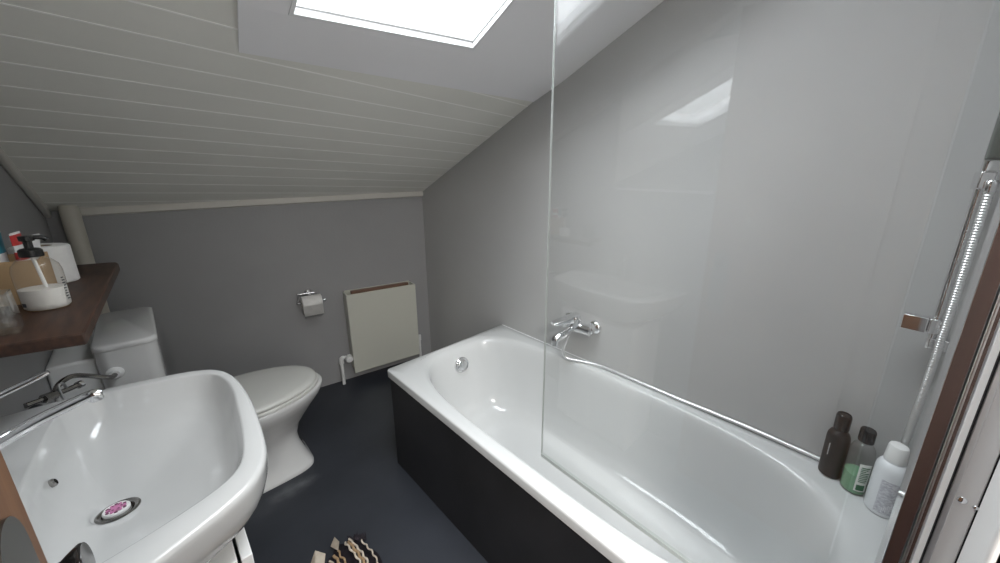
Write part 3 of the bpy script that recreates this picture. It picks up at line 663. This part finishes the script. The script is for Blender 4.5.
# mixer tap on the basin's back ledge
bt = thing('basin_tap', 'long chrome mixer tap on the back ledge of the washbasin', 'tap', (-.228, .925, BZ))
obj('tap_body', lathe(bmesh.new(), (-.228, .925, BZ), (0, 0, 1), [(.026, 0), (.026, .004), (.022, .008), (.0215, .030), (.0215, .085), (.023, .090), (.023, .135), (.020, .142), (0, .143)], 32), M['chrome'], bt, smooth=40)
obj('spout', tube(bmesh.new(), catmull([(-.226, .925, .925), (-.20, .926, .943), (-.165, .928, .960), (-.125, .930, .974), (-.106, .930, .980), (-.098, .930, .978)], 6), lambda t: .0105 - .0025*t, 20), M['chrome'], bt, smooth=60)
obj('aerator', lathe(bmesh.new(), (-.104, .930, .980), (.1, 0, -1), [(.0088, 0), (.0088, .010), (.0075, .012), (0, .012)], 20), M['chrome'], bt, smooth=40)
lv = []
for t, w, h in ((0, .010, .006), (.3, .0075, .0045), (.9, .006, .0035), (1, .0045, .0025)):
    p = Vector((-.232, .925, 1.000)).lerp(Vector((-.138, .93, 1.037)), t); d = Vector((.094, .005, .037)).normalized(); s = d.cross(Vector((0, 0, 1))).normalized(); u = s.cross(d)
    lv.append([p + s*w*math.copysign(abs(math.cos(a))**.6, math.cos(a)) + u*h*math.copysign(abs(math.sin(a))**.6, math.sin(a)) for a in (2*PI*k/20 for k in range(20))])
obj('lever', loft(bmesh.new(), lv), M['chrome'], bt, smooth=50)

# cabinet below
cab = thing('vanity_cabinet', 'white cabinet standing under the washbasin', 'cabinet', (-.12, .92, 0))
CA0, CA1 = .700, 1.14
obj('carcass', BX((XL+.001, CA0, .06), (.008, CA1, .704)), M['plastic_white'], cab, bevel=.002)
obj('plinth', BX((XL+.001, CA0+.01, 0), (-.03, CA1-.01, .06)), M['plastic_white'], cab, smooth=0)
for y0, y1 in ((CA0, .9185), (.9215, CA1)):
    obj('door', BX((.0125, y0, .064), (.0275, y1, .700)), M['plastic_white'], cab, bevel=.002)

# ------------------------------------------------------------------ shelf and what stands on it
SZ = 1.050
sf = prism(bmesh.new(), [(XL+.001, 1.10), (-.109, 1.068), (-.0775, 1.80), (-.082, 1.832), (-.10, 1.842), (XL+.001, 1.868)], SZ-.024, SZ)
shelf = obj('wall_shelf', sf, M['shelf_wood'], loc=(XL, 1.45, SZ), bevel=.003)
tag(shelf, 'dark walnut shelf board on the left wall beside the cistern', 'shelf')
# soap dispenser
dx, dy = -.167, 1.315; z = SZ + .0005
sd = thing('soap_dispenser', 'clear soap pump bottle with black pump, half full of white soap', 'soap dispenser', (dx, dy, z))
prof = [(.028, 0), (.0315, .004), (.032, .012), (.0325, .050), (.0325, .085), (.030, .097), (.022, .109), (.0135, .114), (.0135, .120)]
obj('bottle_body', lathe(bmesh.new(), (dx, dy, z), (0, 0, 1), prof, 40), M['soap_pet'], sd, smooth=50)
obj('soap', lathe(bmesh.new(), (dx, dy, z+.002), (0, 0, 1), [(.027, 0), (.0304, .004), (.0309, .012), (.0312, .045), (0, .0455)], 40), M['soap'], sd, smooth=40)
pu = lathe(bmesh.new(), (dx, dy, z+.116), (0, 0, 1), [(.0155, 0), (.0160, .003), (.0155, .014), (.0125, .017), (.006, .019), (.006, .032), (.010, .034), (.010, .042), (.008, .044), (0, .044)], 28)
pump = obj('pump', pu, M['black_cap'], sd, smooth=40)
nz_ = tube(bmesh.new(), catmull([(dx-.010, dy, z+.155), (dx+.010, dy+.003, z+.156), (dx+.020, dy+.004, z+.154), (dx+.024, dy+.004, z+.149)], 5), .0045, 12)
obj('nozzle', nz_, M['black_cap'], pump, smooth=60)
obj('dip_tube', tube(bmesh.new(), [(dx, dy, z+.116), (dx+.006, dy-.004, z+.045)], .0028, 10), M['plastic_white'], sd)
pm = bmesh.new(); a = toward(dx, dy)
for k in range(9):
    zz = z + .018 + k*.006
    q = patch(dx, dy, .0326, a+.92+.1*random.random(), a+1.05+.1*random.random(), zz, zz+.0022, n=3); me_ = bpy.data.meshes.new('tmp'); q.to_mesh(me_); q.free(); pm.from_mesh(me_); bpy.data.meshes.remove(me_)
obj('print', pm, M['ink'], sd, smooth=0)
obj('print', patch(dx, dy, .0326, a-1.15, a-.95, z+.012, z+.020, n=3), M['ink'], sd, smooth=0)
# spare roll
roll((-.188, 1.605, SZ+.0505), (0, 0, 1), .047, .100, 'white toilet roll standing on the walnut shelf', 'toilet rolls', False)
# open tan box with tubes in it
tb_ = thing('cardboard_box', 'open tan cardboard box behind the soap bottle on the shelf', 'box', (-.212, 1.44, SZ+.0005))
bx = bmesh.new(); x0, x1, y0, y1, z1 = -.256, -.168, 1.385, 1.505, SZ+.098
z0 = SZ + .0005; tk = .003
box(bx, (x0, y0, z0), (x1, y1, z0+tk)); box(bx, (x0, y0, z0+tk), (x0+tk, y1, z1)); box(bx, (x1-tk, y0, z0+tk), (x1, y1, z1)); box(bx, (x0+tk, y0, z0+tk), (x1-tk, y0+tk, z1)); box(bx, (x0+tk, y1-tk, z0+tk), (x1-tk, y1, z1))
obj('box_walls', bx, M['card'], tb_, smooth=0)
def squeeze(name, label, base, topp, w, body, cap_m, bands):
    t = thing(name, label, 'tube', tuple(base))
    base = Vector(base); topp = Vector(topp); d = (topp-base).normalized(); s = Vector((0.25, 1, 0)); s = (s - d*s.dot(d)).normalized(); u = s.cross(d); ln = (topp-base).length
    rings = []
    for f_, ws, th in ((.16, .75, .75), (.2, .95, .80), (.35, 1, .7), (.7, 1.08, .35), (.97, 1.15, .06), (1, 1.15, .05)):
        rings.append([base + d*ln*f_ + s*w*ws*math.cos(a) + u*w*th*math.sin(a) for a in (2*PI*k/24 for k in range(24))])
    obj('tube_body', loft(bmesh.new(), rings), body, t, smooth=50)
    obj('cap', lathe(bmesh.new(), base, d, [(w*.6, 0), (w*.62, ln*.02), (w*.60, ln*.15), (w*.5, ln*.165)], 20), cap_m, t, smooth=40)
    for f0, f1, m in bands:
        rings = []
        for f_ in (f0, (f0+f1)/2, f1):
            k_ = (f_-.35)/.62; ws = 1 + .15*k_; th = .7 - .64*k_
            rings.append([base + d*ln*f_ + s*(w*ws+.0007)*math.cos(a) + u*(w*th+.0007)*math.sin(a) for a in (2*PI*k/24 for k in range(24))])
        obj('printed_band', loft(bmesh.new(), rings), m, t, smooth=50)
    return t
squeeze('toothpaste_tube', 'white and red squeeze tube standing in the cardboard box', (-.192, 1.425, SZ+.006), (-.192, 1.418, SZ+.158), .017, M['plastic_white'], M['red'], [(.60, .72, M['red']), (.82, .97, M['red'])])
squeeze('toothpaste_tube', 'teal and white squeeze tube standing in the cardboard box', (-.225, 1.43, SZ+.006), (-.213, 1.412, SZ+.162), .013, M['plastic_white'], M['teal'], [(.70, .97, M['teal'])])
squeeze('toothpaste_tube', 'plain white tube leaning behind the black pump', (-.195, 1.478, SZ+.006), (-.172, 1.472, SZ+.146), .013, M['plastic_white'], M['plastic_white'], [])
# glass jar at the shelf's near end
jx, jy = -.212, 1.168
jr = thing('glass_tumbler', 'small square clear glass tumbler at the near end of the shelf', 'glass', (jx, jy, SZ+.0005))
z = SZ + .0005
jo = [rbox(jx-.028, jx+.028, jy-.028, jy+.028, z, .008), rbox(jx-.029, jx+.029, jy-.029, jy+.029, z+.003, .008), rbox(jx-.027, jx+.027, jy-.027, jy+.027, z+.075, .008), rbox(jx-.024, jx+.024, jy-.024, jy+.024, z+.075, .007), rbox(jx-.0245, jx+.0245, jy-.0245, jy+.0245, z+.012, .007)]
obj('tumbler_wall', loft(bmesh.new(), jo), M['jar'], jr, smooth=40)

# mirror over the basin
mr = thing('wall_mirror', 'frameless rectangular mirror on the left wall above the basin', 'mirror', (XL, .77, 1.346))
obj('mirror_glass', BX((XL+.0005, .50, 1.346), (XL+.006, 1.045, 1.96)), M['mirror'], mr, smooth=0)
obj('ledge', BX((XL+.0005, .525, 1.333), (XL+.062, 1.0, 1.3445)), M['satin'], mr, bevel=.002)

# ------------------------------------------------------------------ rag rug on the floor
rg = thing('rag_rug', 'rumpled black and cream rag rug with frayed edge on the dark floor', 'rug', (.28, .95, 0))
def rug_z(x, y):
    e = max(0, min(1, (1.235 - y)/.05))
    return .006 + e*(.010 + .008*math.sin(75*x + 9*y) + .004*math.sin(23*y + 40*x))
nx, ny = 60, 70
rb = bmesh.new(); x0, x1, y0, y1 = .205, .352, .62, 1.222
grid = [[None]*(ny+1) for _ in range(nx+1)]
for i in range(nx+1):
    for j in range(ny+1):
        u_, v_ = i/nx, j/ny; x = x0 + (x1-x0)*u_
        ye = y1 + .012*math.sin(3*u_+.5) - .13*max(0, u_-.80)/.20 - .05*max(0, .45-u_)/.45 + .005*math.sin(40*u_)
        y = y0 + (ye-y0)*v_
        grid[i][j] = rb.verts.new((x + .004*math.sin(30*y), y, rug_z(x, y)))
for i in range(nx):
    for j in range(ny): rb.faces.new((grid[i][j], grid[i+1][j], grid[i+1][j+1], grid[i][j+1]))
bmesh.ops.solidify(rb, geom=rb.faces[:], thickness=.006)
obj('rug_cloth', rb, M['rag_black'], rg, smooth=60)
for k, (x, m, r, yt) in enumerate(((.2935, 'cord_cream', .0034, 1.222), (.3015, 'cord_tan', .0046, 1.215), (.3105, 'cord_cream', .0036, 1.228), (.3380, 'cord_cream', .0028, 1.190), (.2520, 'cord_tan', .0045, 1.205), (.2340, 'cord_cream', .0034, 1.190), (.2660, 'cord_tan', .0032, 1.212))):
    pth = []
    for j in range(120):
        y = yt - (yt-.62)*j/119
        xx = x + .0022*math.sin(160*y + k*1.7) + .004*math.sin(30*y)
        pth.append((xx, y, rug_z(xx, y) + .004 + .002*math.sin(190*y + k)))
    obj('cord', tube(bmesh.new(), pth, r, 8), M[m], rg, smooth=60)
def tassel(pts, th):
    b_ = bmesh.new(); V = [b_.verts.new(p) for p in pts]; b_.faces.new(V); bmesh.ops.solidify(b_, geom=b_.faces[:], thickness=th); return b_
obj('cloth_end', tassel([(.182, 1.236, .010), (.205, 1.258, .030), (.226, 1.218, .030), (.214, 1.196, .012), (.188, 1.208, .008)], .005), M['cord_cream'], rg, smooth=0)
obj('cloth_end', tassel([(.248, 1.240, .022), (.268, 1.258, .034), (.274, 1.228, .030), (.262, 1.206, .018)], .005), M['cord_cream'], rg, smooth=0)
for k in range(26):
    x = .314 + .036*random.random(); y = 1.222 - .9*(x-.314) + .01*random.random()
    p0 = Vector((x, y-.012, rug_z(x, y)+.004)); p1 = p0 + Vector((.012*random.uniform(-1, 1), .018+.012*random.random(), .004*random.uniform(-1, 1)))
    obj('fringe', tube(bmesh.new(), [p0, (p0+p1)/2 + Vector((0, 0, .005)), p1], [.0026, .0022, .0012], 6), M['rag_black'], rg, smooth=60)
